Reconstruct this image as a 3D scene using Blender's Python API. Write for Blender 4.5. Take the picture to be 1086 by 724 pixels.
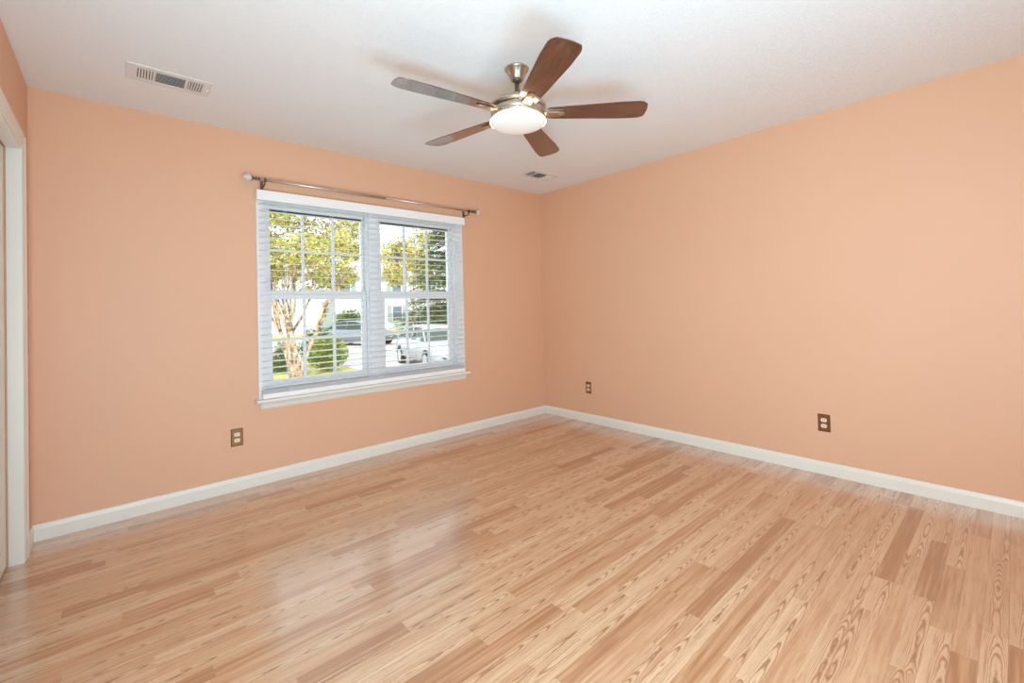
import bpy, bmesh, math, random
from mathutils import Vector, Matrix
for _o in list(bpy.data.objects): bpy.data.objects.remove(_o, do_unlink=True)
S = bpy.context.scene
COL = S.collection
PI = math.pi
R = math.radians

# ------------------------------------------------------------------ camera
cd = bpy.data.cameras.new('camera'); cam = bpy.data.objects.new('camera', cd); COL.objects.link(cam)
YAW, PITCH, ROLL = .7257, .0163, -.0259
F0 = Vector((math.sin(YAW)*math.cos(PITCH), math.cos(YAW)*math.cos(PITCH), math.sin(PITCH)))
R0 = Vector((math.cos(YAW), -math.sin(YAW), 0)); U0 = R0.cross(F0)
Rr = R0*math.cos(ROLL) + U0*math.sin(ROLL); Ur = -R0*math.sin(ROLL) + U0*math.cos(ROLL)
M = Matrix(((Rr.x, Ur.x, -F0.x, -3.5753), (Rr.y, Ur.y, -F0.y, -3.5087), (Rr.z, Ur.z, -F0.z, 1.1804), (0, 0, 0, 1)))
cam.matrix_world = M
cd.sensor_fit = 'HORIZONTAL'; cd.sensor_width = 36.0
cd.lens = 473.756*36.0/1086.0
cd.shift_y = -43.76/1086.0
cd.clip_start = .02; cd.clip_end = 500
S.camera = cam

# ------------------------------------------------------------------ colour management, world, sun, large lights
S.view_settings.view_transform = 'Standard'; S.view_settings.look = 'None'
S.view_settings.gamma = 1.0; S.view_settings.use_curve_mapping = False
S.view_settings.exposure = 0.17
S.cycles.max_bounces = 10; S.cycles.diffuse_bounces = 6; S.cycles.glossy_bounces = 4
S.cycles.transparent_max_bounces = 16; S.cycles.transmission_bounces = 6
S.cycles.sample_clamp_indirect = 6.0
S.cycles.use_denoising = True

W = bpy.data.worlds.new('sky'); S.world = W; W.use_nodes = True
bg = W.node_tree.nodes['Background']
bg.inputs[0].default_value = (.80, .90, 1.0, 1); bg.inputs[1].default_value = 3.1

def lamp(name, kind, energy, color, loc, direction, size=None, size_y=None):
    l = bpy.data.lights.new(name, kind); l.energy = energy; l.color = color
    if kind == 'AREA':
        l.shape = 'RECTANGLE'; l.size = size; l.size_y = size_y
    if kind == 'SUN': l.angle = R(1.0)
    o = bpy.data.objects.new(name, l); COL.objects.link(o); o.location = loc
    o.rotation_euler = Vector(direction).to_track_quat('-Z', 'Y').to_euler()
    return o
lamp('sun', 'SUN', 4.8, (1.0, .93, .82), (0, -8, 12), (.45, .75, -.62))
# added area fills behind the camera brighten the room; the shell has no doorway there
lamp('rear_fill', 'AREA', 4, (.80, .91, 1.0), (-2.95, -3.78, 1.35), (0.12, 1, 0.05), 1.75, 2.0)
lamp('side_fill', 'AREA', 104, (.65, .89, 1.0), (-3.9, -3.52, 1.2), (1, 0.30, 0.02), .7, 1.9)  # added fill beside the left wall, washes the right wall
lamp('ceiling_fill', 'AREA', 41, (.36, .75, 1.0), (-2.93, -3.74, .55), (0.02, .9, 1), 1.9, .5)  # added fill tilted up at the ceiling, blue to offset the peach walls

# ------------------------------------------------------------------ object helpers
def tag(o, label=None, cat=None, group=None, kind=None):
    if label: o['label'] = label
    if cat: o['category'] = cat
    if group: o['group'] = group
    if kind: o['kind'] = kind
    return o
def empty(name, loc=(0, 0, 0), rz=0.0, parent=None):
    o = bpy.data.objects.new(name, None); COL.objects.link(o)
    o.location = loc; o.rotation_euler = (0, 0, rz); o.empty_display_size = .05
    if parent: o.parent = parent
    return o
def copy_tree(o, parent=None):
    c = o.copy(); COL.objects.link(c); c.parent = parent
    for ch in list(o.children): copy_tree(ch, c)
    return c
class MB:
    def __init__(s): s.v = []; s.f = []; s.sm = []
    def add(s, vs, fs, smooth=False):
        n = len(s.v); s.v += [tuple(v) for v in vs]; s.f += [tuple(i+n for i in f) for f in fs]; s.sm += [smooth]*len(fs); return s
    def box(s, x0, x1, y0, y1, z0, z1):
        return s.add([(x0,y0,z0),(x1,y0,z0),(x1,y1,z0),(x0,y1,z0),(x0,y0,z1),(x1,y0,z1),(x1,y1,z1),(x0,y1,z1)],
                     [(0,3,2,1),(4,5,6,7),(0,1,5,4),(1,2,6,5),(2,3,7,6),(3,0,4,7)])
    def rbox(s, c, size, rot):     # rotated box
        hx, hy, hz = [a/2 for a in size]
        vs = [Vector(c) + rot @ Vector((sx*hx, sy*hy, sz*hz)) for sz in (-1,1) for sx, sy in ((-1,-1),(1,-1),(1,1),(-1,1))]
        return s.add(vs, [(0,3,2,1),(4,5,6,7),(0,1,5,4),(1,2,6,5),(2,3,7,6),(3,0,4,7)])
    def lathe(s, prof, seg=48, axis='Z', c=(0,0,0), smooth=True):   # prof = [(r, h)], axis through c
        n = len(prof); vs = []
        for (r, h) in prof:
            for k in range(seg):
                a = 2*PI*k/seg; p = (r*math.cos(a), r*math.sin(a), h)
                if axis == 'X': p = (h, r*math.cos(a), r*math.sin(a))
                if axis == 'Y': p = (r*math.sin(a), h, r*math.cos(a))
                vs.append((p[0]+c[0], p[1]+c[1], p[2]+c[2]))
        fs = []
        for i in range(n-1):
            for k in range(seg):
                k2 = (k+1) % seg
                fs.append((i*seg+k, i*seg+k2, (i+1)*seg+k2, (i+1)*seg+k))
        s.add(vs, fs, smooth)
        b = len(s.v)-len(vs)
        for i in (0, n-1):
            if prof[i][0] > 1e-5:
                s.f.append(tuple(b+i*seg+k for k in (range(seg) if i else reversed(range(seg))))); s.sm.append(False)
        return s
    def prism(s, poly, a0, a1, axis='X'):    # poly = [(u, w)] extruded along axis
        n = len(poly)
        def P(a, u, w): return {'X': (a, u, w), 'Y': (u, a, w), 'Z': (u, w, a)}[axis]
        vs = [P(a0, *p) for p in poly] + [P(a1, *p) for p in poly]
        fs = [(i, (i+1) % n, n+(i+1) % n, n+i) for i in range(n)] + [tuple(reversed(range(n))), tuple(range(n, 2*n))]
        return s.add(vs, fs)
    def tube(s, pts, rad, seg=10, smooth=True):
        pts = [Vector(p) for p in pts]; rs = rad if isinstance(rad, (list, tuple)) else [rad]*len(pts)
        vs = []; up = None
        for i, p in enumerate(pts):
            t = (pts[min(i+1, len(pts)-1)] - pts[max(i-1, 0)]).normalized()
            if up is None: up = t.orthogonal().normalized()
            up = (up - t*up.dot(t)).normalized(); w = t.cross(up)
            for k in range(seg):
                a = 2*PI*k/seg; vs.append(p + (up*math.cos(a) + w*math.sin(a))*rs[i])
        n = len(pts)
        fs = [(i*seg+k, i*seg+(k+1) % seg, (i+1)*seg+(k+1) % seg, (i+1)*seg+k) for i in range(n-1) for k in range(seg)]
        b = len(s.v); s.add(vs, fs, smooth)
        s.f.append(tuple(b+k for k in reversed(range(seg)))); s.sm.append(False)
        s.f.append(tuple(b+(n-1)*seg+k for k in range(seg))); s.sm.append(False)
        return s
    def loft(s, rings, smooth=True, cap=True):
        n = len(rings[0]); b = len(s.v); vs = [v for r in rings for v in r]
        fs = [(i*n+k, i*n+(k+1) % n, (i+1)*n+(k+1) % n, (i+1)*n+k) for i in range(len(rings)-1) for k in range(n)]
        s.add(vs, fs, smooth)
        if cap:
            s.f.append(tuple(b+k for k in reversed(range(n)))); s.sm.append(False)
            s.f.append(tuple(b+(len(rings)-1)*n+k for k in range(n))); s.sm.append(False)
        return s
    def build(s, name, m, parent=None, bevel=0, seg=2, fix=True):
        me = bpy.data.meshes.new(name); me.from_pydata(s.v, [], s.f)
        me.polygons.foreach_set('use_smooth', s.sm)
        if fix:
            bm = bmesh.new(); bm.from_mesh(me); bmesh.ops.recalc_face_normals(bm, faces=bm.faces); bm.to_mesh(me); bm.free()
        me.update(); me.materials.append(m)
        o = bpy.data.objects.new(name, me); COL.objects.link(o)
        if parent: o.parent = parent
        if bevel:
            b = o.modifiers.new('bevel', 'BEVEL'); b.width = bevel; b.segments = seg; b.limit_method = 'ANGLE'; b.angle_limit = R(40)
        return o
def struct(o, label, cat):
    return tag(o, label, cat, kind='structure')

# ------------------------------------------------------------------ material helpers
def srgb(r, g, b):
    f = lambda c: (c/255/12.92) if c/255 <= .04045 else ((c/255+.055)/1.055)**2.4
    return (f(r), f(g), f(b), 1)
def mat(name, color=(.8,.8,.8,1), rough=.5, metal=0.0, spec=.5):
    m = bpy.data.materials.new(name); m.use_nodes = True
    b = m.node_tree.nodes['Principled BSDF']
    b.inputs['Base Color'].default_value = color; b.inputs['Roughness'].default_value = rough
    b.inputs['Metallic'].default_value = metal; b.inputs['Specular IOR Level'].default_value = spec
    return m
class NT:
    def __init__(s, m): s.t = m.node_tree; s.b = s.t.nodes['Principled BSDF']
    def n(s, typ, **kw):
        x = s.t.nodes.new(typ)
        for k, v in kw.items(): setattr(x, k, v)
        return x
    def put(s, sock, v):
        if isinstance(v, bpy.types.NodeSocket): s.t.links.new(v, sock)
        else: sock.default_value = v
    def m(s, op, a, b=0.0, c=None):
        x = s.n('ShaderNodeMath', operation=op); s.put(x.inputs[0], a); s.put(x.inputs[1], b)
        if c is not None: s.put(x.inputs[2], c)
        return x.outputs[0]
    def coord(s, kind='Object'): return s.n('ShaderNodeTexCoord').outputs[kind]
    def xyz(s, v):
        x = s.n('ShaderNodeSeparateXYZ'); s.put(x.inputs[0], v); return x.outputs
    def comb(s, x, y, z):
        c = s.n('ShaderNodeCombineXYZ'); s.put(c.inputs[0], x); s.put(c.inputs[1], y); s.put(c.inputs[2], z); return c.outputs[0]
    def noise(s, vec, scale, detail=2.0, rough=.5, dim='3D'):
        x = s.n('ShaderNodeTexNoise', noise_dimensions=dim); s.put(x.inputs['Vector'], vec); s.put(x.inputs['Scale'], scale)
        x.inputs['Detail'].default_value = detail; x.inputs['Roughness'].default_value = rough; return x.outputs['Fac']
    def rand(s, vec):
        x = s.n('ShaderNodeTexWhiteNoise', noise_dimensions='3D'); s.put(x.inputs['Vector'], vec); return x.outputs
    def mix(s, f, a, b, blend='MIX'):
        x = s.n('ShaderNodeMix', data_type='RGBA', blend_type=blend); s.put(x.inputs[0], f); s.put(x.inputs[6], a); s.put(x.inputs[7], b); return x.outputs[2]
    def ramp(s, f, stops):
        x = s.n('ShaderNodeValToRGB'); s.put(x.inputs[0], f); e = x.color_ramp.elements
        e[0].position, e[0].color = stops[0]; e[1].position, e[1].color = stops[-1]
        for p, c in stops[1:-1]: q = e.new(p); q.color = c
        return x.outputs[0]
    def bump(s, h, strength=.2, dist=.01):
        x = s.n('ShaderNodeBump'); x.inputs['Strength'].default_value = strength; x.inputs['Distance'].default_value = dist
        s.put(x.inputs['Height'], h); s.put(s.b.inputs['Normal'], x.outputs[0])

# walls: peach eggshell paint, faint roller texture
WALL = mat('peach_wall_paint', srgb(236, 184, 152), .58, spec=.6)
t = NT(WALL); o_ = t.coord()
n1 = t.noise(o_, 1.3, 3); n2 = t.noise(o_, 260, 2)
t.put(t.b.inputs['Base Color'], t.mix(n1, srgb(222, 173, 141), srgb(226, 179, 148)))
t.bump(n2, .08, .002)
# ceiling: white knockdown / popcorn texture
CEIL = mat('textured_white_ceiling', srgb(228, 225, 224), .9, spec=.2)
t = NT(CEIL); o_ = t.coord(); c1 = t.noise(o_, 110, 4, .6); c2 = t.noise(o_, 220, 2)
h_ = t.m('ADD', t.m('MULTIPLY', c1, .7), t.m('MULTIPLY', c2, .3))
t.put(t.b.inputs['Base Color'], t.mix(c1, srgb(232, 231, 231), srgb(243, 242, 242)))
t.bump(h_, .6, .007)
TRIM = mat('white_trim_paint', srgb(232, 228, 220), .32)
VINYL = mat('white_vinyl_window', srgb(230, 230, 233), .35)
SLAT = mat('white_blind_slat', srgb(242, 242, 243), .45)
BLINDW = mat('warm_white_valance', srgb(243, 241, 240), .4)
t = NT(TRIM); t.put(t.b.inputs['Roughness'], t.m('ADD', .27, t.m('MULTIPLY', t.noise(t.coord(), 8, 2), .12)))

# floor: three-strip oak laminate, strips running along X
FLOOR = mat('oak_strip_laminate', srgb(200, 150, 108), .26)
t = NT(FLOOR); X, Y, Z = t.xyz(t.coord())
SW = .0637
yy = t.m('DIVIDE', t.m('ADD', Y, 2.503), SW); row = t.m('FLOOR', yy); v = t.m('SUBTRACT', t.m('SUBTRACT', yy, row), .5)
rr = t.rand(t.comb(row, 7.3, 1.1))[0]
SL = .66
xs = t.m('ADD', t.m('DIVIDE', X, SL), t.m('MULTIPLY', rr, 13.0))
wob = t.m('FLOOR', xs)
# uneven strip lengths: move each joint by a random share
r0 = t.rand(t.comb(row, wob, 3.3))[0]
fx = t.m('SUBTRACT', xs, wob)
cut = t.m('ADD', .28, t.m('MULTIPLY', r0, .6))
sub = t.m('GREATER_THAN', fx, cut)
cell = t.comb(row, t.m('ADD', t.m('MULTIPLY', wob, 2.0), sub), 5.7)
# merge: half of the joints vanish by sharing the id of the next strip
mrg = t.m('GREATER_THAN', t.rand(t.comb(row, wob, 9.1))[0], .55)
sid = t.m('ADD', wob, t.m('MULTIPLY', sub, t.m('SUBTRACT', 1.0, mrg)))
sid2 = t.m('ADD', t.m('MULTIPLY', sid, 1.0), t.m('MULTIPLY', t.m('MULTIPLY', sub, mrg), .0))
idv = t.comb(row, sid2, 5.7)
RC = t.rand(idv); ra = RC[0]; rcol = t.xyz(RC[1])
rb, rc, rd = rcol[0], rcol[1], rcol[2]
# local coordinates, shifted per strip so that no two look alike
lx = t.m('ADD', X, t.m('MULTIPLY', rb, 37.0)); ly = t.m('ADD', Y, t.m('MULTIPLY', rc, 19.0))
wn = t.noise(t.comb(lx, t.m('MULTIPLY', ly, .6), ra), 2.6, 1)
wn2 = t.noise(t.comb(t.m('MULTIPLY', lx, 1.0), t.m('MULTIPLY', ly, 2.4), 2.0), 22, 3)
vv = t.m('ADD', v, t.m('MULTIPLY', t.m('SUBTRACT', rd, .5), .7))
sgn = t.m('SUBTRACT', t.m('MULTIPLY', t.m('GREATER_THAN', ra, .5), 2.0), 1.0)
# cathedral figure in ring counts: a parabola across, a wandering height along
fld = t.m('MULTIPLY', t.m('MULTIPLY', vv, vv), 22.0)
fld = t.m('ADD', fld, t.m('MULTIPLY', t.m('MULTIPLY', X, sgn), 5.0))
fld = t.m('ADD', fld, t.m('MULTIPLY', wn, 9.0)); fld = t.m('ADD', fld, t.m('MULTIPLY', wn2, .85))
ring = t.m('SINE', t.m('MULTIPLY', fld, 6.2832))
ring = t.m('POWER', t.m('MULTIPLY', t.m('ADD', ring, 1.0), .5), 2.6)
fade = t.m('SUBTRACT', 1.0, t.m('MULTIPLY', t.m('ABSOLUTE', vv), 1.35)); fade = t.m('MAXIMUM', fade, 0.0)
cath = t.m('MULTIPLY', t.m('MULTIPLY', ring, fade), t.m('GREATER_THAN', rb, .42))
# straight grain everywhere
sg = t.noise(t.comb(t.m('MULTIPLY', lx, .05), ly, ra), 170, 3, .6)
sg2 = t.noise(t.comb(t.m('MULTIPLY', lx, .05), ly, rc), 60, 2, .5)
fine = t.noise(t.comb(t.m('MULTIPLY', lx, .09), ly, 4.0), 520, 2, .6)
tone = t.m('ADD', t.m('MULTIPLY', ra, .80), t.m('MULTIPLY', t.m('SUBTRACT', sg2, .5), .8))
base = t.ramp(tone, [(0.0, srgb(170, 120, 84)), (.18, srgb(199, 154, 117)), (.45, srgb(214, 177, 142)), (.8, srgb(225, 192, 158)), (1.0, srgb(233, 204, 172))])
streak = t.m('MULTIPLY', t.m('MAXIMUM', t.m('SUBTRACT', sg, .5), 0.0), 2.4)
c_ = t.mix(streak, base, srgb(168, 112, 72))
c_ = t.mix(t.m('MULTIPLY', cath, .85), c_, srgb(144, 92, 58))
c_ = t.mix(t.m('MULTIPLY', t.m('MAXIMUM', t.m('SUBTRACT', fine, .55), 0.0), 1.6), c_, srgb(160, 106, 66))
# seams between strips (faint) and between planks (every third row, darker)
ed = t.m('SUBTRACT', .5, t.m('ABSOLUTE', v)); seam = t.m('LESS_THAN', ed, .012)
c_ = t.mix(t.m('MULTIPLY', seam, .28), c_, srgb(120, 76, 46))
p3 = t.m('MULTIPLY', t.m('LESS_THAN', t.m('PINGPONG', t.m('DIVIDE', yy, 1.0), 1.5), .012), .35)
c_ = t.mix(p3, c_, srgb(96, 60, 36))
t.put(t.b.inputs['Base Color'], c_)
t.b.inputs['Coat Weight'].default_value = 1.0; t.b.inputs['Coat Roughness'].default_value = .17; t.b.inputs['Coat IOR'].default_value = 1.75
t.put(t.b.inputs['Roughness'], t.m('ADD', .28, t.m('MULTIPLY', sg, .07)))
t.bump(t.m('SUBTRACT', 1.0, t.m('ADD', sg, seam)), .05, .001)

METAL = mat('brushed_nickel', srgb(196, 184, 170), .3, 1.0)
t = NT(METAL); t.put(t.b.inputs['Roughness'], t.m('ADD', .22, t.m('MULTIPLY', t.noise(t.coord(), 60, 2), .16)))
ROD = mat('satin_pewter_rod', srgb(205, 198, 190), .35, .85)
BRKT = mat('dark_pewter', srgb(120, 108, 96), .4, .8)
BLADE = mat('walnut_fan_blade', srgb(110, 62, 40), .22)
t = NT(BLADE); t.b.inputs['Coat Weight'].default_value = 1.0; t.b.inputs['Coat Roughness'].default_value = .1; t.b.inputs['Coat IOR'].default_value = 1.8; bx_, by_, bz_ = t.xyz(t.coord())
g1 = t.noise(t.comb(t.m('MULTIPLY', bx_, .12), by_, bz_), 75, 4, .6)
g2 = t.noise(t.comb(t.m('MULTIPLY', bx_, .3), by_, bz_), 18, 2)
t.put(t.b.inputs['Base Color'], t.ramp(t.m('ADD', t.m('MULTIPLY', g1, .7), t.m('MULTIPLY', g2, .3)), [(.35, srgb(44, 20, 12)), (.5, srgb(78, 38, 22)), (.66, srgb(112, 62, 38))]))
IVORY = mat('ivory_plastic', srgb(238, 224, 206), .35)
BRASS = mat('bronzed_brass_plate', srgb(150, 112, 78), .35, .75)
t = NT(BRASS); t.put(t.b.inputs['Base Color'], t.mix(t.noise(t.coord(), 40, 3), srgb(122, 82, 52), srgb(156, 114, 76)))
DARK = mat('dark_slot', srgb(38, 34, 32), .8)
VENTW = mat('painted_steel_vent', srgb(226, 221, 217), .45)
VENTG = mat('vent_duct_shade', srgb(120, 116, 110), .8)
CRYSTAL = mat('frosted_glass_knob', srgb(236, 228, 218), .18)
t = NT(CRYSTAL); t.b.inputs['Transmission Weight'].default_value = .3
t.put(t.b.inputs['Base Color'], t.mix(t.noise(t.coord(), 90, 2), srgb(225, 214, 202), srgb(246, 240, 232)))
CORD = mat('white_cord', srgb(235, 236, 238), .7)

def glass_mat(name, tint=(1, 1, 1, 1)):
    m = bpy.data.materials.new(name); m.use_nodes = True; T = m.node_tree; T.nodes.clear()
    o = T.nodes.new('ShaderNodeOutputMaterial'); mx = T.nodes.new('ShaderNodeMixShader'); fr = T.nodes.new('ShaderNodeFresnel'); fr.inputs[0].default_value = 1.45
    a = T.nodes.new('ShaderNodeBsdfTransparent'); a.inputs[0].default_value = tint
    g = T.nodes.new('ShaderNodeBsdfGlossy'); g.inputs['Roughness'].default_value = .02
    T.links.new(fr.outputs[0], mx.inputs[0]); T.links.new(a.outputs[0], mx.inputs[1]); T.links.new(g.outputs[0], mx.inputs[2]); T.links.new(mx.outputs[0], o.inputs[0])
    return m
PANE = glass_mat('clear_window_glass', (.97, .98, .98, 1))
def emit_mat(name, color, strength):
    m = bpy.data.materials.new(name); m.use_nodes = True; b = m.node_tree.nodes['Principled BSDF']
    b.inputs['Base Color'].default_value = (.9, .88, .85, 1); b.inputs['Roughness'].default_value = .25
    b.inputs['Emission Color'].default_value = color; b.inputs['Emission Strength'].default_value = strength
    return m
OPAL = emit_mat('lit_opal_glass', (1.0, .93, .86, 1), .1)
GLOW = emit_mat('lit_glass_rim', (1.0, .78, .48, 1), 9.0)

# ------------------------------------------------------------------ room shell
XL, YR, H = -3.9242, -3.95, 2.44
WT = .14
fl = MB().box(XL-.75, 0, YR, 0, -.12, 0).build('floor', FLOOR); struct(fl, 'oak strip laminate floor', 'floor')
ce = MB().box(XL-.75, WT, YR-WT, WT, H, H+.12).build('ceiling', CEIL); struct(ce, 'white textured ceiling', 'ceiling')
struct(MB().box(0, WT, YR-WT, WT, -.12, H).build('wall_right', WALL), 'plain peach wall to the right of the window corner', 'wall')
struct(MB().box(XL-.75, 0, YR-WT, YR, -.12, H).build('wall_front', WALL), 'peach wall behind the camera', 'wall')
# window wall with the double opening
OX0, OXM0, OXM1, OX1, OZ0, OZ1 = -2.795, -2.025, -1.952, -1.171, .589, 1.985
wb = MB()
wb.box(XL-.75, OX0, 0, WT, -.12, H); wb.box(OX1, 0, 0, WT, -.12, H)
wb.box(OX0, OX1, 0, WT, -.12, OZ0-.02); wb.box(OX0, OX1, 0, WT, OZ1, H)
struct(wb.build('wall_back', WALL), 'peach wall with the double window', 'wall')
# left wall with the closet opening
CY0, CY1, CZ = -.272, -1.80, 2.035
wl = MB()
wl.box(XL-WT, XL, CY0, 0, -.12, H); wl.box(XL-WT, XL, YR, CY1, -.12, H); wl.box(XL-WT, XL, CY1, CY0, CZ, H)
struct(wl.build('wall_left', WALL), 'narrow strip of peach wall around the closet opening at the left', 'wall')
struct(MB().box(XL-.80, XL-.75, YR, 0, -.12, H).build('wall_closet', WALL), 'closet rear wall behind the white door', 'wall')

# baseboards with an ogee top
BH, BT = .0857, .013
prof = [(0, 0), (-BT, 0), (-BT, BH-.024), (-BT+.003, BH-.016), (-BT+.005, BH-.006), (-BT+.008, BH), (0, BH)]
struct(MB().prism(prof, XL, 0, 'X').build('baseboard_back', TRIM), 'white baseboard under the window wall', 'baseboard')
struct(MB().prism(prof, YR, -BT, 'Y').build('baseboard_right', TRIM), 'white baseboard along the right wall', 'baseboard')
struct(MB().prism([(XL-p[0], p[1]) for p in prof], -.205, -BT, 'Y').build('baseboard_left', TRIM), 'short white baseboard piece beside the closet casing', 'baseboard')

# closet casing and jamb
cs = MB()
CW, CT = .066, .016
def casing_prof(y0, y1):   # across y, thickness in x
    return [(XL, y0), (XL+CT, y0), (XL+CT, y0-.012), (XL+CT-.004, y0-.02), (XL+CT-.004, y1+.018), (XL+CT-.009, y1+.008), (XL+CT-.009, y1), (XL, y1)]
cs.prism([(XL, CY0+CW), (XL+CT, CY0+CW), (XL+CT, CY0+CW-.014), (XL+CT-.004, CY0+CW-.022), (XL+CT-.005, CY0+.014), (XL+CT-.009, CY0+.004), (XL+CT-.009, CY0), (XL, CY0)], 0, CZ+CW, 'Z')
cs.prism([(XL, CY1), (XL+.007, CY1), (XL+CT-.005, CY1-.014), (XL+CT, CY1-.05), (XL+CT, CY1-CW), (XL, CY1-CW)], 0, CZ+CW, 'Z')
cs.prism([(XL, CZ), (XL+.007, CZ), (XL+CT-.005, CZ+.014), (XL+CT, CZ+.052), (XL+CT, CZ+CW), (XL, CZ+CW)], CY1, CY0, 'Y')
struct(cs.build('trim_1', TRIM, bevel=.001), 'white moulded casing around the closet door', 'door casing')
jb = MB()
jb.box(XL-.046, XL+.004, CY0-.004, CY0+.012, 0, CZ); jb.box(XL-.046, XL+.004, CY1-.012, CY1+.004, 0, CZ); jb.box(XL-.046, XL+.004, CY1+.004, CY0-.004, CZ-.012, CZ+.004)
struct(jb.build('trim_2', TRIM), 'white closet door jamb inside the casing', 'door jamb')
# closet door: hollow-core slab with raised panels, dark gap beside the jamb
dr = empty('door_1', (XL-.052, CY0-.013, .012)); struct(dr, 'white closet door seen edge on at the left border', 'door')
MB().box(-.034, 0, -.74, 0, 0, CZ-.028).build('slab', TRIM, dr, bevel=.002)
pn = MB()
for (z0, z1) in ((.18, .92), (1.06, 1.86)):
    for (y0, y1) in ((-.66, -.41), (-.33, -.08)): pn.box(0, .006, y0, y1, z0, z1)
pn.build('raised_panel', TRIM, dr, bevel=.004)
kn = MB().lathe([(.0, .052), (.014, .05), (.02, .04), (.018, .03), (.007, .024), (.007, .008), (.018, .006), (.02, 0)], 20, 'X'); ko = kn.build('knob', METAL, dr); ko.location = (.001, -.68, .93)
d2 = copy_tree(dr); d2.name = 'door_2'; d2.location = (XL-.052, CY0-.013-.752, .012); d2['label'] = 'second white closet door, beyond the left border'

# ------------------------------------------------------------------ windows
# stool, apron, casings
st = MB().prism([(WT-.04, .565), (-.062, .565), (-.066, .570), (-.068, .577), (-.066, .585), (-.062, .589), (WT-.04, .589)], OX0, OX1, 'X')
st.prism([(-.0001, .565), (-.062, .565), (-.066, .570), (-.068, .577), (-.066, .585), (-.062, .589), (-.0001, .589)], -2.862, OX0, 'X')
st.prism([(-.0001, .565), (-.062, .565), (-.066, .570), (-.068, .577), (-.066, .585), (-.062, .589), (-.0001, .589)], OX1, -1.067, 'X')
struct(st.build('trim_3', TRIM), 'white window stool under the blinds', 'window sill')
ap = MB()
pr = [(0, .565), (-.017, .565), (-.017, .552), (-.013, .545), (-.012, .528), (-.006, .515), (0, .512)]
ap.loft([[(x0+dx*(.565-z), y, z) for (y, z) in pr] for x0, dx in ((-2.832, .22), (-1.075, -.22))], smooth=False)
struct(ap.build('trim_4', TRIM), 'white apron moulding under the window stool', 'window apron')
cg = MB(); C_ = .013
cg.box(-2.838, OX0, -C_, 0, .589, 2.02); cg.box(OX1, -1.090, -C_, 0, .589, 2.02); cg.box(OX0, OX1, -C_, 0, OZ1, 2.02)
cg.box(OXM0, OXM1, -C_, WT-.02, .589, OZ1)
struct(cg.build('trim_5', VINYL, bevel=.001), 'white flat casing and mullion around the double window', 'window casing')

HEAD_SHADE = mat('window_head_shadow', srgb(70, 84, 92), .7)  # frame shadow above the glass, put in as a dark colour
def window(name, x0, x1, gu, gl, label):
    """double hung window; gu / gl = x extents of upper and lower glass"""
    w = empty(name, (x0, .0, OZ0)); struct(w, label, 'window'); T = Matrix.Translation(-Vector((x0, 0, OZ0)))
    def part(mb, nm, m, par=w, bevel=0):
        mb.v = [(a-x0, b, c-OZ0) for a, b, c in mb.v] ; return mb.build(nm, m, par, bevel)
    fr = MB(); fw = .018
    fr.box(x0, x0+fw, .0, .13, OZ0, OZ1); fr.box(x1-fw, x1, .0, .13, OZ0, OZ1)
    fr.box(x0+fw, x1-fw, .0, .13, OZ1-.022, OZ1); fr.box(x0+fw, x1-fw, .045, .13, OZ0, OZ0+.03); fr.box(x0+fw, x1-fw, .0, .045, OZ0, OZ0+.018)
    part(fr, 'frame', VINYL, bevel=.0015)
    def sash(nm, ya, yb, g, z0, z1, gz0, gz1, thick):
        f = MB(); sx0, sx1 = x0+fw+.002, x1-fw-.002
        f.box(sx0, g[0], ya, yb, z0, z1); f.box(g[1], sx1, ya, yb, z0, z1)
        f.box(g[0], g[1], ya, yb, z0, gz0); f.box(g[0], g[1], ya, yb, gz1, z1)
        so = part(f, nm, VINYL, bevel=.002)
        ym = (ya+yb)/2
        gr = MB(); mw = .009
        for k in (1, 2):
            xx = g[0]+(g[1]-g[0])*k/3; gr.box(xx-mw, xx+mw, ym-.008, ym+.008, gz0, gz1)
        zc = (gz0+gz1)/2 - (.0 if nm.startswith('upper') else .0)
        gr.box(g[0], g[1], ym-.0075, ym+.0075, zc-mw, zc+mw)
        part(gr, 'grid', VINYL, so)
        part(MB().box(g[0]-.004, g[1]+.004, ym+.010, ym+.013, gz0-.004, gz1+.004), 'glass', PANE, so)
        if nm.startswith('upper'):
            part(MB().box(g[0]-.002, g[1]+.002, ya+.001, ym+.009, gz1-.013, gz1), 'shadow_strip', HEAD_SHADE, so)  # thin dark strip painted where the outer frame shades the glass top
        return so
    sash('upper_sash', .050, .078, gu, 1.312, OZ1-.024, 1.347, 1.936, 0)
    lo = sash('lower_sash', .014, .044, gl, OZ0+.022, 1.345, .705, 1.281, 0)
    lk = MB().box((x0+x1)/2-.025, (x0+x1)/2+.025, .018, .046, 1.345, 1.352); lk.lathe([(.012, 1.352), (.012, 1.362), (.004, 1.366)], 14, 'Z', ((x0+x1)/2, .03, 0)); lk.box((x0+x1)/2-.004, (x0+x1)/2+.03, .024, .034, 1.356, 1.364)
    part(lk, 'latch', VINYL, lo)
    return w
window('window_1', OX0, OXM0, (-2.739, -2.058), (-2.742, -2.078), 'left half of the double hung window, tree trunk and round shrub beyond')
window('window_2', OXM1, OX1, (-1.893, -1.212), (-1.882, -1.244), 'right half of the double hung window, pale car beyond')

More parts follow.
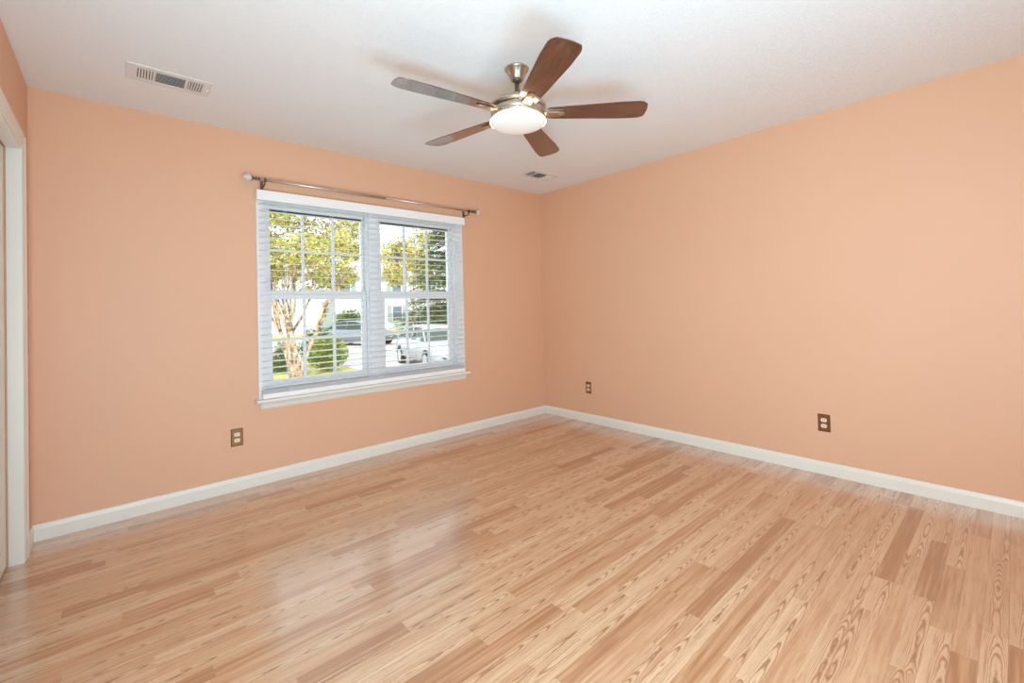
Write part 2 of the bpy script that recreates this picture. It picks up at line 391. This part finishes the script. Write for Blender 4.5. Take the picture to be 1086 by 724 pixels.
# ------------------------------------------------------------------ blinds
BX0, BX1 = -2.824, -1.126
bl = empty('window_blind', (BX0, -.04, .59)); tag(bl, 'wide white slatted blind lowered over the double window, slats open', 'blind')
def bpart(mb, nm, m, par=bl, bevel=0):
    mb.v = [(a-BX0, b+.04, c-.59) for a, b, c in mb.v]; return mb.build(nm, m, par, bevel)
va = MB(); va.box(-2.845, -1.103, -.078, -.068, 1.969, 2.038); va.box(-2.845, -2.836, -.068, -.001, 1.969, 2.038); va.box(-1.112, -1.103, -.068, -.001, 1.969, 2.038)
vo = bpart(va, 'valance', BLINDW, bevel=.002)
bpart(MB().box(-2.832, -1.116, -.064, -.016, 1.975, 2.025), 'head_rail', SLAT, bevel=.002)
sl = MB()
zs = [1.942 - .0455*i for i in range(28)]
zs = [z for z in zs if z > .70] + [.672, .650, .645, .640, .635, .630]
for i, z in enumerate(zs):
    a = R(3.0) + R(random.Random(i).uniform(-1.2, 1.2)); ca, sa = math.cos(a), math.sin(a)
    pts = []
    for k in range(7):          # gently crowned slat
        u = -.0245+.049*k/6; hgt = .0012*(1-(u/.0245)**2)
        pts.append((u, hgt))
    poly = [(u, h_+.0009) for u, h_ in pts] + [(u, h_-.0009) for u, h_ in reversed(pts)]
    poly = [(-.0425 + u*ca - h_*sa, z + u*sa + h_*ca) for u, h_ in poly]
    sl.prism(poly, BX0, BX1, 'X')
bpart(sl, 'slats', SLAT)
bpart(MB().box(BX0, BX1, -.067, -.018, .592, .627), 'bottom_rail', SLAT, bevel=.004)
for xx in (-2.66, -2.33, -1.965, -1.60, -1.27):
    cm = MB()
    for y in (-.0675, -.0175): cm.box(xx-.0009, xx+.0009, y-.0006, y+.0006, .605, 1.98)
    bpart(cm, 'ladder_cord', CORD)

# ------------------------------------------------------------------ curtain rod
cr = empty('curtain_rod', (-1.93, -.095, 2.105)); tag(cr, 'thin pewter curtain rod with pale faceted end knobs above the window', 'curtain rod')
MB().tube([(-.90, 0, 0), (.02, 0, 0)], .0105, 16).build('rod', ROD, cr)
MB().tube([(.02, 0, 0), (.905, 0, 0)], .0082, 16).build('rod', ROD, cr)
for s in (-1, 1):
    xe = s*.905
    e = MB().lathe([(.009, 0), (.014, .002), (.014, .006), (.008, .009), (.008, .018), (.013, .021), (.013, .026), (.007, .03), (.007, .038), (.016, .042), (.018, .046), (.012, .05)], 20, 'X')
    e.v = [(xe + s*(a-.005), b, c) for a, b, c in e.v]
    fo = e.build('finial_collar', BRKT, cr)
    k = bmesh.new(); bmesh.ops.create_icosphere(k, subdivisions=2, radius=.029); me = bpy.data.meshes.new('finial'); k.to_mesh(me); k.free(); me.materials.append(CRYSTAL)
    f = bpy.data.objects.new('finial', me); COL.objects.link(f); f.parent = cr; f.location = (xe+s*.068, 0, 0)
    xb = s*.868
    b = MB(); b.box(xb-.010, xb+.010, .088, .0945, -.052, .012)
    b.tube([(xb, .09, -.03), (xb, .06, -.036), (xb, .02, -.034), (xb, .002, -.026), (xb, 0, -.018)], .0048, 10)
    b.lathe([(.0155, -.006), (.0155, .006), (.0122, .006), (.0122, -.006), (.0155, -.006)], 20, 'X', (xb, 0, -.002))
    b.build('bracket', BRKT, cr)

# ------------------------------------------------------------------ outlets
def make_outlet():
    r = empty('electrical_outlet')     # faces -Y, centred, back at y = 0
    p = MB(); w, h, d = .0355, .0585, .0055
    p.loft([[(-w, 0, -h), (w, 0, -h), (w, 0, h), (-w, 0, h)], [(-w, -.0015, -h), (w, -.0015, -h), (w, -.0015, h), (-w, -.0015, h)],
            [(-w+.005, -d, -h+.005), (w-.005, -d, -h+.005), (w-.005, -d, h-.005), (-w+.005, -d, h-.005)]], smooth=False)
    p.build('cover_plate', BRASS, r)
    for s in (-1, 1):
        poly = []
        for k in range(28):
            a = 2*PI*k/28; x = .0172*math.cos(a); z = .0172*math.sin(a); z = max(-.0128, min(.0128, z)); poly.append((x, z+s*.0195))
        q = MB(); q.add([(x, -.004, z) for x, z in poly]+[(x, -.0085, z) for x, z in poly], [(i, (i+1) % 28, 28+(i+1) % 28, 28+i) for i in range(28)]+[tuple(range(28, 56))])
        rc_ = q.build('receptacle', IVORY, r)
        g = MB(); g.box(-.0078, -.0052, -.0088, -.0084, s*.0195-.001, s*.0195+.0085); g.box(.0052, .0078, -.0088, -.0084, s*.0195+.0, s*.0195+.0075)
        g.lathe([(.0027, -.0088), (.0027, -.0084)], 12, 'Y', (0, 0, s*.0195-.0068), smooth=False)
        g.build('slots', DARK, rc_)
    MB().lathe([(.0001, -.0068), (.003, -.0064), (.0034, -.0052)], 12, 'Y').build('screw', BRASS, r)
    return r
ol = make_outlet(); ol.location = (-2.972, 0, .3545)
tag(ol, 'bronze duplex outlet on the window wall, below and left of the window', 'outlet', 'bronze wall outlets')
o2 = copy_tree(ol); o2.rotation_euler = (0, 0, -PI/2); o2.location = (0, -2.625, .347)
o2['label'] = 'bronze duplex outlet on the right wall, nearest the right edge of the photo'
o3 = copy_tree(ol); o3.rotation_euler = (0, 0, -PI/2); o3.location = (0, -.615, .350)
o3['label'] = 'small far bronze duplex outlet on the right wall near the room corner'

# ------------------------------------------------------------------ ceiling vents
def make_vent():
    r = empty('ceiling_vent')     # hangs below z = 0, 0.358 x 0.195
    L, Wd = .179, .0975
    s = MB()
    def ring(x0, x1, y0, y1, z): return [(x0, y0, z), (x1, y0, z), (x1, y1, z), (x0, y1, z)]
    # frame: outer skirt + face with three openings
    xs_ = [-L, -.142, -.066, -.050, .050+.014, .066+.014, .142, L]; y0, y1 = -.062, .062
    s.box(-L, -.142, -Wd, Wd, -.007, -.001); s.box(.142, L, -Wd, Wd, -.007, -.001)
    s.box(-.142, .142, -Wd, y0, -.007, -.001); s.box(-.142, .142, y1, Wd, -.007, -.001)
    s.box(-.074, -.062, y0, y1, -.007, -.001); s.box(.062, .074, y0, y1, -.007, -.001)
    s.build('frame', VENTW, r, bevel=.0015)
    MB().box(-.146, .146, -.066, .066, -.0012, -.0004).build('duct_opening', DARK, r)
    for side, ang in ((-1, -38), (1, 38)):
        a = MB()
        for k in range(6):
            x = side*(.081+k*.0118); a.rbox((x, 0, -.0052), (.0085, .124, .0012), Matrix.Rotation(R(ang*.5 if side < 0 else ang), 3, 'Y'))
        a.build('side_louvres', VENTW, r)
    c = MB()
    for k in range(9): c.rbox((0, -.056+k*.014, -.0052), (.124, .0125, .001), Matrix.Rotation(R(30), 3, 'X'))
    c.build('centre_louvres', VENTW, r)
    lv = MB().box(.160, .166, -.004, .012, -.016, -.006); lv.build('damper_lever', VENTW, r)
    for y in (-.08, .08): pass
    return r
v1 = make_vent(); v1.location = (-3.347, -.553, H)
tag(v1, 'white ceiling air vent near the left wall, the larger looking one', 'air vent', 'ceiling air vents')
v2 = copy_tree(v1); v2.location = (-.534, -.517, H); v2['label'] = 'small looking white ceiling air vent near the room corner beyond the fan'

# ------------------------------------------------------------------ ceiling fan
FX, FY = -1.98, -1.795
fan = empty('ceiling_fan', (FX, FY, H)); tag(fan, 'brushed nickel ceiling fan with five walnut blades and lit round light', 'ceiling fan')
zz = lambda z: z-H
MB().lathe([(.0, 0), (.062, 0), (.064, -.006), (.060, -.012), (.050, -.016), (.036, -.058), (.030, -.064), (.0, -.064)], 48).build('canopy', METAL, fan)
MB().lathe([(.026, -.056), (.026, -.066), (.014, -.072)], 28).build('canopy_collar', BRKT, fan)
MB().lathe([(.0135, -.066), (.0135, -.15), (.026, -.155), (.028, -.172), (.05, -.178)], 28).build('downrod', METAL, fan)
mh = MB().lathe([(.0, zz(2.268)), (.05, zz(2.268)), (.10, zz(2.262)), (.135, zz(2.252)), (.149, zz(2.238)), (.150, zz(2.228)), (.146, zz(2.222)), (.138, zz(2.220)), (.138, zz(2.216)), (.142, zz(2.214)), (.142, zz(2.190)), (.140, zz(2.187)), (.140, zz(2.183)), (.142, zz(2.180)), (.142, zz(2.172)), (.128, zz(2.168)), (.124, zz(2.160)), (.0, zz(2.160))], 72)
mh.build('motor_housing', METAL, fan)
MB().lathe([(.1385, zz(2.2215)), (.1395, zz(2.2185)), (.1385, zz(2.2155))], 72).build('vent_groove', DARK, fan)
lk = MB().lathe([(.125, zz(2.1605)), (.146, zz(2.158)), (.1475, zz(2.154)), (.146, zz(2.1515)), (.142, zz(2.1515))], 72)
lk.build('light_rim', GLOW, fan)
dz = MB().lathe([(.1425, zz(2.1515))] + [(.1425*math.cos(R(a)), zz(2.151)-.026*math.sin(R(a))) for a in range(6, 91, 7)], 72)
dz.build('light_diffuser', OPAL, fan)
def blade_mesh():
    b = MB(); N = 26; top = []; th = .0045
    for i in range(N+1):
        x = .150 + (.668-.150)*i/N
        u = i/N
        w = .048 + .024*min(1, u*1.35)
        wl_, wr_ = w, w
        if u > .90:
            k = (u-.90)/.10; wl_ = w*(1-.20*(k**3)); wr_ = w*(1-.34*(k**2.6))
        if u < .06:
            k = 1-u/.06; wl_ *= 1-.22*k*k; wr_ *= 1-.22*k*k
        top.append((x, wl_, wr_))
    out = [(x, a) for x, a, _ in top]
    a_, b__ = top[-1][1], top[-1][2]
    out += [(.668+.007*math.sin(PI*k/6), a_-(a_+b__)*k/6) for k in range(1, 6)]
    out += [(x, -c) for x, _, c in reversed(top)]
    n = len(out); vs = [(x, y, th/2) for x, y in out]+[(x, y, -th/2) for x, y in out]
    b.add(vs, [tuple(range(n)), tuple(reversed(range(n, 2*n)))]+[(i, n+i, n+(i+1) % n, (i+1) % n) for i in range(n)])
    return b
def arm_mesh():
    a = MB()
    # curved bracket from the housing to a tapered plate under the blade
    a.loft([[(x, -w, z+h), (x, w, z+h), (x, w, z-h), (x, -w, z-h)] for x, w, z, h in ((.132, .024, -.004, .009), (.150, .024, -.006, .007), (.170, .022, -.0075, .0045), (.215, .0195, -.0075, .004), (.240, .016, -.0068, .003), (.247, .009, -.0065, .002))], smooth=False)
    for x, y in ((.185, 0), (.225, .0)): a.lathe([(.0045, -.0125), (.0045, -.009)], 12, 'Z', (x, y, 0))
    return a
bm0 = blade_mesh(); am0 = arm_mesh()
b0 = bm0.build('blade', BLADE, fan, bevel=.0012, fix=True); a0 = am0.build('blade_bracket', METAL, b0, bevel=.0012)
BL_A = 100.6
def pose(o, ang): o.location = (0, 0, zz(2.198)); o.rotation_mode = 'XYZ'; o.rotation_euler = (Matrix.Rotation(R(ang), 3, 'Z') @ Matrix.Rotation(R(-9.5), 3, 'X')).to_euler()
pose(b0, BL_A)
for k in range(1, 5):
    c = copy_tree(b0, fan); pose(c, BL_A + 72*k)

# ------------------------------------------------------------------ outdoors
GZ = -.85
GRASS = mat('dry_lawn', srgb(170, 165, 80), .9)
t = NT(GRASS); o_ = t.coord()
t.put(t.b.inputs['Base Color'], t.mix(t.noise(o_, 1.6, 5, .65), srgb(120, 130, 50), srgb(205, 190, 105)))
t.bump(t.noise(o_, 30, 3), .6, .03)
ROAD = mat('sunlit_concrete', srgb(196, 190, 180), .85)
t = NT(ROAD); t.put(t.b.inputs['Base Color'], t.mix(t.noise(t.coord(), 2.0, 6, .7), srgb(158, 154, 148), srgb(186, 182, 174)))
gd = MB(); gd.box(-40, 70, .3, 16.6, GZ-.3, GZ-.02); struct(gd.build('lawn', GRASS), 'dry yellow green front lawn outside the window', 'lawn')
dv = MB(); dv.box(2.75, 12, 4, 16.6, GZ-.02, GZ); struct(dv.build('driveway', ROAD), 'pale concrete driveway under the parked car', 'driveway')
sr = MB(); sr.box(-40, 70, 16.6, 34, GZ-.3, GZ-.005); struct(sr.build('street', ROAD), 'sunlit street beyond the lawn', 'street')
g2 = MB(); g2.box(-60, 90, 34, 120, GZ-.3, GZ+.1); struct(g2.build('verge', GRASS), 'grass verge in front of the far house', 'verge')

def leaf_mat(name, stops, trans=.35):
    m = bpy.data.materials.new(name); m.use_nodes = True; T = m.node_tree
    b = T.nodes['Principled BSDF']; out = T.nodes['Material Output']
    g = T.nodes.new('ShaderNodeNewGeometry'); rp = T.nodes.new('ShaderNodeValToRGB'); e = rp.color_ramp.elements
    e[0].position, e[0].color = stops[0]; e[1].position, e[1].color = stops[-1]
    for p, c in stops[1:-1]: q = e.new(p); q.color = c
    T.links.new(g.outputs['Random Per Island'], rp.inputs[0]); T.links.new(rp.outputs[0], b.inputs['Base Color']); b.inputs['Roughness'].default_value = .6
    tr = T.nodes.new('ShaderNodeBsdfTranslucent'); T.links.new(rp.outputs[0], tr.inputs[0])
    mx = T.nodes.new('ShaderNodeMixShader'); mx.inputs[0].default_value = trans
    T.links.new(b.outputs[0], mx.inputs[1]); T.links.new(tr.outputs[0], mx.inputs[2]); T.links.new(mx.outputs[0], out.inputs[0])
    return m
L_YEL = leaf_mat('autumn_leaves', [(0, srgb(74, 82, 40)), (.2, srgb(136, 148, 60)), (.45, srgb(196, 202, 92)), (.72, srgb(214, 200, 120)), (.9, srgb(206, 160, 106)), (1, srgb(70, 62, 40))])
L_GRN = leaf_mat('bright_shrub_leaves', [(0, srgb(66, 92, 36)), (.4, srgb(128, 154, 50)), (.75, srgb(172, 186, 76)), (1, srgb(80, 98, 46))])
L_DRK = leaf_mat('dark_conifer_leaves', [(0, srgb(52, 76, 44)), (.5, srgb(84, 112, 60)), (1, srgb(128, 152, 74))])
L_PIN = leaf_mat('evergreen_needles', [(0, srgb(34, 58, 40)), (.5, srgb(62, 92, 56)), (.82, srgb(96, 126, 64)), (1, srgb(170, 190, 70))])
L_MID = leaf_mat('green_tree_leaves', [(0, srgb(100, 118, 60)), (.5, srgb(150, 165, 80)), (1, srgb(196, 196, 120))])
BARK = mat('pale_peeling_bark', srgb(200, 176, 150), .85)
t = NT(BARK); bx1, by1, bz1 = t.xyz(t.coord()); t.put(t.b.inputs['Base Color'], t.ramp(t.noise(t.comb(t.m('MULTIPLY', bx1, 3), t.m('MULTIPLY', by1, 3), bz1), 4, 4, .6), [(.38, srgb(92, 74, 58)), (.5, srgb(164, 138, 112)), (.68, srgb(206, 184, 156))]))
t.bump(t.noise(t.coord(), 25, 3), .5, .02)

def leaves(blobs, n, size, rnd, shell=.55, aspect=.5):
    mb = MB(); tot = sum(b[3]*b[4]*b[5] for b in blobs)
    for b in blobs:
        for _ in range(int(n*b[3]*b[4]*b[5]/tot)):
            d = Vector((rnd.gauss(0, 1), rnd.gauss(0, 1), rnd.gauss(0, 1))).normalized(); r = rnd.uniform(shell**3, 1)**(1/3)
            p = Vector((b[0]+d.x*b[3]*r, b[1]+d.y*b[4]*r, b[2]+d.z*b[5]*r))
            u = Vector((rnd.gauss(0, 1), rnd.gauss(0, 1), rnd.gauss(0, 1)*.7)).normalized(); w = u.orthogonal().normalized()
            w = (Matrix.Rotation(rnd.uniform(0, 6.28), 3, u) @ w); nn = u.cross(w)
            s = size*rnd.uniform(.6, 1.3); a = aspect*s
            k = len(mb.v)
            mb.v += [tuple(p-u*s), tuple(p+w*a+nn*a*.3), tuple(p+u*s), tuple(p-w*a+nn*a*.3)]
            mb.f.append((k, k+1, k+2, k+3)); mb.sm.append(False)
    return mb
def branch(mb, p, d, ln, r, depth, rnd, spread=.5):
    pts = [p]; rs = [r]; q = p.copy(); dd = d.copy(); n = 5
    for i in range(n):
        dd = (dd + Vector((rnd.uniform(-1, 1), rnd.uniform(-1, 1), rnd.uniform(-.3, .5)))*.13).normalized()
        q = q + dd*ln/n; pts.append(q.copy()); rs.append(r*(1-.42*(i+1)/n))
    mb.tube(pts, rs, 7)
    if depth > 0:
        for k in range(3 if depth > 1 else 2):
            nd = (dd + Vector((rnd.uniform(-1, 1), rnd.uniform(-1, 1), rnd.uniform(-.1, .6)))*spread).normalized()
            branch(mb, q, nd, ln*.72, rs[-1]*.8, depth-1, rnd, spread)
def tree(name, loc, stems, ln, r, crown, n, size, lm, label, cat, seed, group=None, depth=3):
    rnd = random.Random(seed); e = empty(name, loc); tag(e, label, cat, group)
    tb = MB()
    for k in range(stems):
        a = 2*PI*k/max(stems, 1)+rnd.uniform(-.4, .4); t_ = .0 if stems == 1 else .17
        d = Vector((math.cos(a)*t_, math.sin(a)*t_, 1)).normalized()
        branch(tb, Vector((math.cos(a)*r*.9, math.sin(a)*r*.9, -.03)) if stems > 1 else Vector((0, 0, -.03)), d, ln, r, depth, rnd)
    tb.build('trunk', BARK, e, fix=False)
    leaves(crown, n, size, rnd).build('crown', lm, e, fix=False)
    return e
def clumps(rnd, n, c, rad, size):
    out = []
    for _ in range(n):
        d = Vector((rnd.gauss(0, 1), rnd.gauss(0, 1), rnd.gauss(0, 1))).normalized()*rnd.uniform(.25, 1)**.5
        s = size*rnd.uniform(.7, 1.3); out.append((c[0]+d.x*rad[0], c[1]+d.y*rad[1], c[2]+d.z*rad[2], s, s, s*.7))
    return out
rn = random.Random(4)
tree('flowering_tree', (.54, 11.2, GZ), 5, 1.55, .105, clumps(rn, 80, (.1, 0, 4.7), (2.7, 2.2, 2.1), .55), 24000, .062, L_YEL, 'multi-trunked tree with pale bark and yellow green leaves at left', 'tree', 3)
tree('young_tree', (15.2, 30.5, GZ+.0), 1, 2.6, .16, clumps(rn, 34, (0, 0, 6.2), (2.3, 2.3, 3.2), .75), 7000, .13, L_YEL, 'slim distant tree with orange yellow leaves seen through right half window', 'tree', 8)
tree('leafy_tree', (18.5, 58, GZ+.1), 1, 4, .3, clumps(rn, 40, (0, 0, 9.5), (6, 3, 2.6), 1.4), 9000, .24, L_MID, 'tall green tree rising behind the far house', 'tree', 11)

def shrub(name, loc, rad, n, size, lm, label, seed, cone=False):
    rnd = random.Random(seed); e = empty(name, loc); tag(e, label, 'shrub'); bl_ = []
    if cone:
        for i in range(9):
            f = i/8; bl_.append((0, 0, .12+f*(rad[2]*2-.2), rad[0]*(1-.85*f), rad[1]*(1-.85*f), rad[2]*.28))
    else:
        bl_.append((0, 0, rad[2], rad[0]*.9, rad[1]*.9, rad[2]*.95)); bl_ += [(a, b, c+rad[2], s, s1, s2) for a, b, c, s, s1, s2 in clumps(rnd, 16, (0, 0, 0), (rad[0]*.72, rad[1]*.72, rad[2]*.65), rad[0]*.33)]
    leaves(bl_, n, size, rnd, .3).build('foliage', lm, e, fix=False)
    s = MB()
    for k in range(5): branch(s, Vector((0, 0, -.02)), Vector((math.cos(k*1.3)*.3, math.sin(k*1.3)*.3, 1)).normalized(), rad[2]*.8, .02, 1, rnd)
    s.build('stems', BARK, e, fix=False)
    return e
shrub('round_shrub', (1.92, 12.4, GZ-.02), (.78, .7, .62), 5200, .045, L_GRN, 'rounded yellow green shrub beside the tree trunk', 21)
shrub('low_shrub', (2.3, 14.6, GZ-.02), (.8, .6, .78), 2600, .05, L_DRK, 'darker shrub rising behind the rounded yellow green shrub', 22)
shrub('cone_shrub', (.62, 13.4, GZ-.02), (.5, .5, .56), 2600, .04, L_DRK, 'small dark cone shaped shrub left of the tree trunk', 23, True)
shrub('entry_shrub', (12.2, 36.2, GZ+.08), (1.6, .9, 1.15), 2600, .1, L_DRK, 'large dark shrub by the far house, behind the slim tree', 24)
shrub('hedge_shrub', (20.3, 32.6, GZ-.02), (2.2, .9, .9), 3000, .09, L_GRN, 'bright yellow green hedge beyond the car, right of the house shutters', 25)

# evergreen with layered drooping boughs
ev = empty('evergreen_tree', (10.0, 16.6, GZ)); tag(ev, 'dark green evergreen tree with drooping boughs at right of window', 'tree')
rnd = random.Random(31)
MB().tube([(0, 0, -.03), (0, 0, 4), (0, 0, 8)], [.17, .12, .03], 10).build('trunk', BARK, ev, fix=False)
nb = MB(); wood = MB()
for lvl in range(22):
    z = .7+lvl*.34+rnd.uniform(-.1, .1); Rb = 3.4*(1-lvl/26)
    for k in range(11):
        a = rnd.uniform(0, 6.28); d = Vector((math.cos(a), math.sin(a), 0)); pts = []; jz = rnd.uniform(-.2, .2)
        for i in range(6):
            f = i/5; pts.append(Vector((0, 0, z+jz))+d*Rb*f+Vector((0, 0, .25*math.sin(f*2.2)-.45*f*f)))
        wood.tube(pts, [.02*(1-.8*i/5) for i in range(6)], 4)
        for i in range(105):
            f = rnd.uniform(.15, 1); j = min(4, int(f*5)); p = pts[j].lerp(pts[j+1], f*5-j)
            sd = d.cross(Vector((0, 0, 1)))*rnd.choice((-1, 1)); u = (d*.6+sd*rnd.uniform(.3, 1)+Vector((0, 0, rnd.uniform(-.5, .1)))).normalized(); w = u.cross(Vector((0, 0, 1))).normalized()*.034; s = rnd.uniform(.16, .40)
            kx = len(nb.v); nb.v += [tuple(p-w*.4), tuple(p+u*s*.5-w), tuple(p+u*s), tuple(p+u*s*.5+w)]; nb.f.append((kx, kx+1, kx+2, kx+3)); nb.sm.append(False)
pb = leaves([(0, 0, .9+.75*i, 3.0*(1-i/10.5), 3.0*(1-i/10.5), .75) for i in range(10)], 12000, .13, rnd, .2, .16); nb.add(pb.v, pb.f)
wood.build('boughs', BARK, ev, fix=False); nb.build('needles', L_PIN, ev, fix=False)

# cars
CARW = mat('white_car_paint', srgb(150, 157, 162), .25); CARS = mat('silver_car_paint', srgb(104, 112, 122), .3, .2)
CGL = mat('car_glass', srgb(48, 62, 54), .3, spec=.2); RUB = mat('tyre_rubber', srgb(34, 34, 36), .8); RIM = mat('alloy_rim', srgb(196, 198, 202), .3, .8)
LENS = mat('headlight_lens', srgb(215, 220, 225), .1); GRL = mat('black_grille', srgb(28, 28, 30), .5)
def car(name, loc, rz, paint, label):
    r = empty(name, loc, rz); tag(r, label, 'car')       # forward = +X, ground at z = 0
    # body: stations along x: (x, half width, z bottom, z shoulder, z top of lower body)
    stn = [(-2.22, .70, .42, .70, .86), (-2.12, .82, .30, .74, .98), (-1.75, .88, .24, .76, 1.02), (-1.2, .90, .22, .78, 1.0), (-.2, .90, .22, .77, .97), (.75, .90, .22, .76, .95), (1.15, .90, .22, .74, .93), (1.6, .88, .23, .70, .84), (2.0, .83, .25, .64, .74), (2.2, .70, .30, .56, .64), (2.27, .55, .36, .5, .56)]
    rings = []
    for x, w, a, b, c in stn:
        rings.append([(x, -w*.86, a), (x, -w, a+.12), (x, -w, b-.08), (x, -w*.975, b), (x, -w*.88, c-.02), (x, -w*.6, c+.015), (x, 0, c+.025), (x, w*.6, c+.015), (x, w*.88, c-.02), (x, w*.975, b), (x, w, b-.08), (x, w, a+.12), (x, w*.86, a)])
    MB().loft(rings).build('body', paint, r)
    cab = [(-1.78, .62, .99, 1.02), (-1.25, .62, .98, 1.38), (-.7, .60, .96, 1.46), (.1, .60, .95, 1.45), (.45, .61, .94, 1.36), (1.12, .64, .92, .95)]
    rg = [[(x, -w*1.26, z0), (x, -w*1.22*(1-.10*(z1-z0)/.5), z0+(z1-z0)*.45), (x, -w*(1.02 if z1 > 1.2 else 1.2), z1-.03), (x, 0, z1), (x, w*(1.02 if z1 > 1.2 else 1.2), z1-.03), (x, w*1.22*(1-.10*(z1-z0)/.5), z0+(z1-z0)*.45), (x, w*1.26, z0)] for x, w, z0, z1 in cab]
    MB().loft(rg, smooth=False).build('windows', CGL, r)
    rf = [(-1.3, .60, 1.37), (-.7, .61, 1.468), (.1, .61, 1.458), (.47, .61, 1.365)]
    ro = MB().loft([[(x, -w*1.04, z-.045), (x, -w*.98, z-.005), (x, 0, z+.012), (x, w*.98, z-.005), (x, w*1.04, z-.045), (x, 0, z-.03)] for x, w, z in rf]); ro.build('roof', paint, r)
    def pillar(pts, rad): MB().tube(pts, rad, 6).build('pillar', paint, r)
    for s in (-1, 1):
        pillar([(1.14, s*.80, .95), (.46, s*.63, 1.35)], .032); pillar([(-1.8, s*.76, 1.0), (-1.28, s*.62, 1.36)], .06); pillar([(-.35, s*.775, .97), (-.38, s*.635, 1.42)], .03)
        mr = MB().loft([[(x, s*y, z) for y, z in ((.86, .98), (1.02, .99), (1.03, 1.09), (.88, 1.10))] for x in (.78, .90)], smooth=False); mr.build('mirror', paint, r, bevel=.02)
        hl = MB().loft([[(x, s*y, z) for y, z in ((.50, z0), (.50, z1), (y1, z1+.03), (y1, z0+.04))] for x, z0, z1, y1 in ((1.93, .60, .70, .845), (2.19, .545, .625, .70))], smooth=False); hl.build('headlight', LENS, r)
        for x in (-1.38, 1.38):
            MB().lathe([(.36, -.012*s), (.36, .004*s)], 28, 'Y', (x, s*.895, .34), smooth=False).build('wheel_arch', GRL, r)
            tw = MB().lathe([(.20, s*.19), (.29, s*.19), (.325, s*.17), (.325, s*.03), (.29, s*.005), (.215, 0)], 28, 'Y', (0, 0, 0)); w = tw.build('wheel', RUB, r); w.location = (x, s*.73, .325)
            rm = MB().lathe([(.218, s*.195), (.20, s*.198), (.19, s*.18)], 28, 'Y')
            for k in range(5): rm.rbox((.105*math.cos(k*1.2566), s*.195, .105*math.sin(k*1.2566)), (.19, .012, .045), Matrix.Rotation(-k*1.2566, 3, 'Y'))
            rm.build('rim', RIM, w)
    g = MB(); g.box(2.10, 2.262, -.46, .46, .44, .53); g.box(2.08, 2.235, -.62, .62, .31, .40); g.build('grille', GRL, r)
    MB().box(2.262, 2.275, -.2, .2, .46, .52).build('plate', RIM, r)
    return r
car('parked_car', (5.25, 10.8, GZ), math.atan2(-.985, -.174), CARW, 'pale white car facing the house on the driveway')
car('distant_car', (7.6, 23.2, GZ), R(-60), CARS, 'silver car with dark windows parked far behind the shrub')

# far house
SIDE = mat('white_lap_siding', srgb(196, 198, 198), .7)
t = NT(SIDE); sx_, sy_, sz_ = t.xyz(t.coord()); t.bump(t.m('FRACT', t.m('MULTIPLY', sz_, 6.0)), .4, .02)
SAGE = mat('sage_green_paint', srgb(128, 146, 136), .6); SHING = mat('grey_roof_shingle', srgb(150, 146, 142), .9)
t = NT(SHING); t.put(t.b.inputs['Base Color'], t.mix(t.noise(t.coord(), 6, 4), srgb(130, 126, 124), srgb(172, 168, 162)))
HGL = mat('house_window_glass', srgb(80, 96, 110), .08)
hs = empty('house', (14, 39, GZ+.1)); tag(hs, 'white sided house with sage green door and shutters across the street', 'house')
MB().box(-12, 16, 0, 9, -.1, 5.6).build('wall', SIDE, hs)
MB().prism([(-.6, 5.5), (4.5, 8.3), (9.6, 5.5), (9.6, 5.3), (-.6, 5.3)], -12.6, 16.6, 'X').build('roof', SHING, hs)
def hwin(x, z, w=1.0, h=1.5):
    f = MB(); f.box(x-w/2-.08, x+w/2+.08, -.06, 0, z-.08, z+h+.08); fo = f.build('window', TRIM, hs)
    MB().box(x-w/2, x+w/2, -.075, -.06, z, z+h).build('pane', HGL, fo)
    for s in (-1, 1): MB().box(x+s*(w/2+.36)-.22, x+s*(w/2+.36)+.22, -.07, 0, z-.08, z+h+.08).build('shutter', SAGE, fo)
for x, z in ((-9.6, .9), (4.2, .9), (7.8, .9), (12, .9), (-9.6, 3.6), (-1.2, 3.6), (4.2, 3.6), (7.8, 3.6), (12, 3.6)): hwin(x, z)
dd = MB().box(-3.35, -2.35, -.08, 0, .05, 2.9); do = dd.build('door', SAGE, hs); MB().lathe([(.04, -.14), (.04, -.08)], 10, 'Y', (-2.45, 0, 1)).build('handle', METAL, do)
MB().box(-3.8, -1.8, -1.6, 0, -.1, .05).build('porch_step', ROAD, hs)
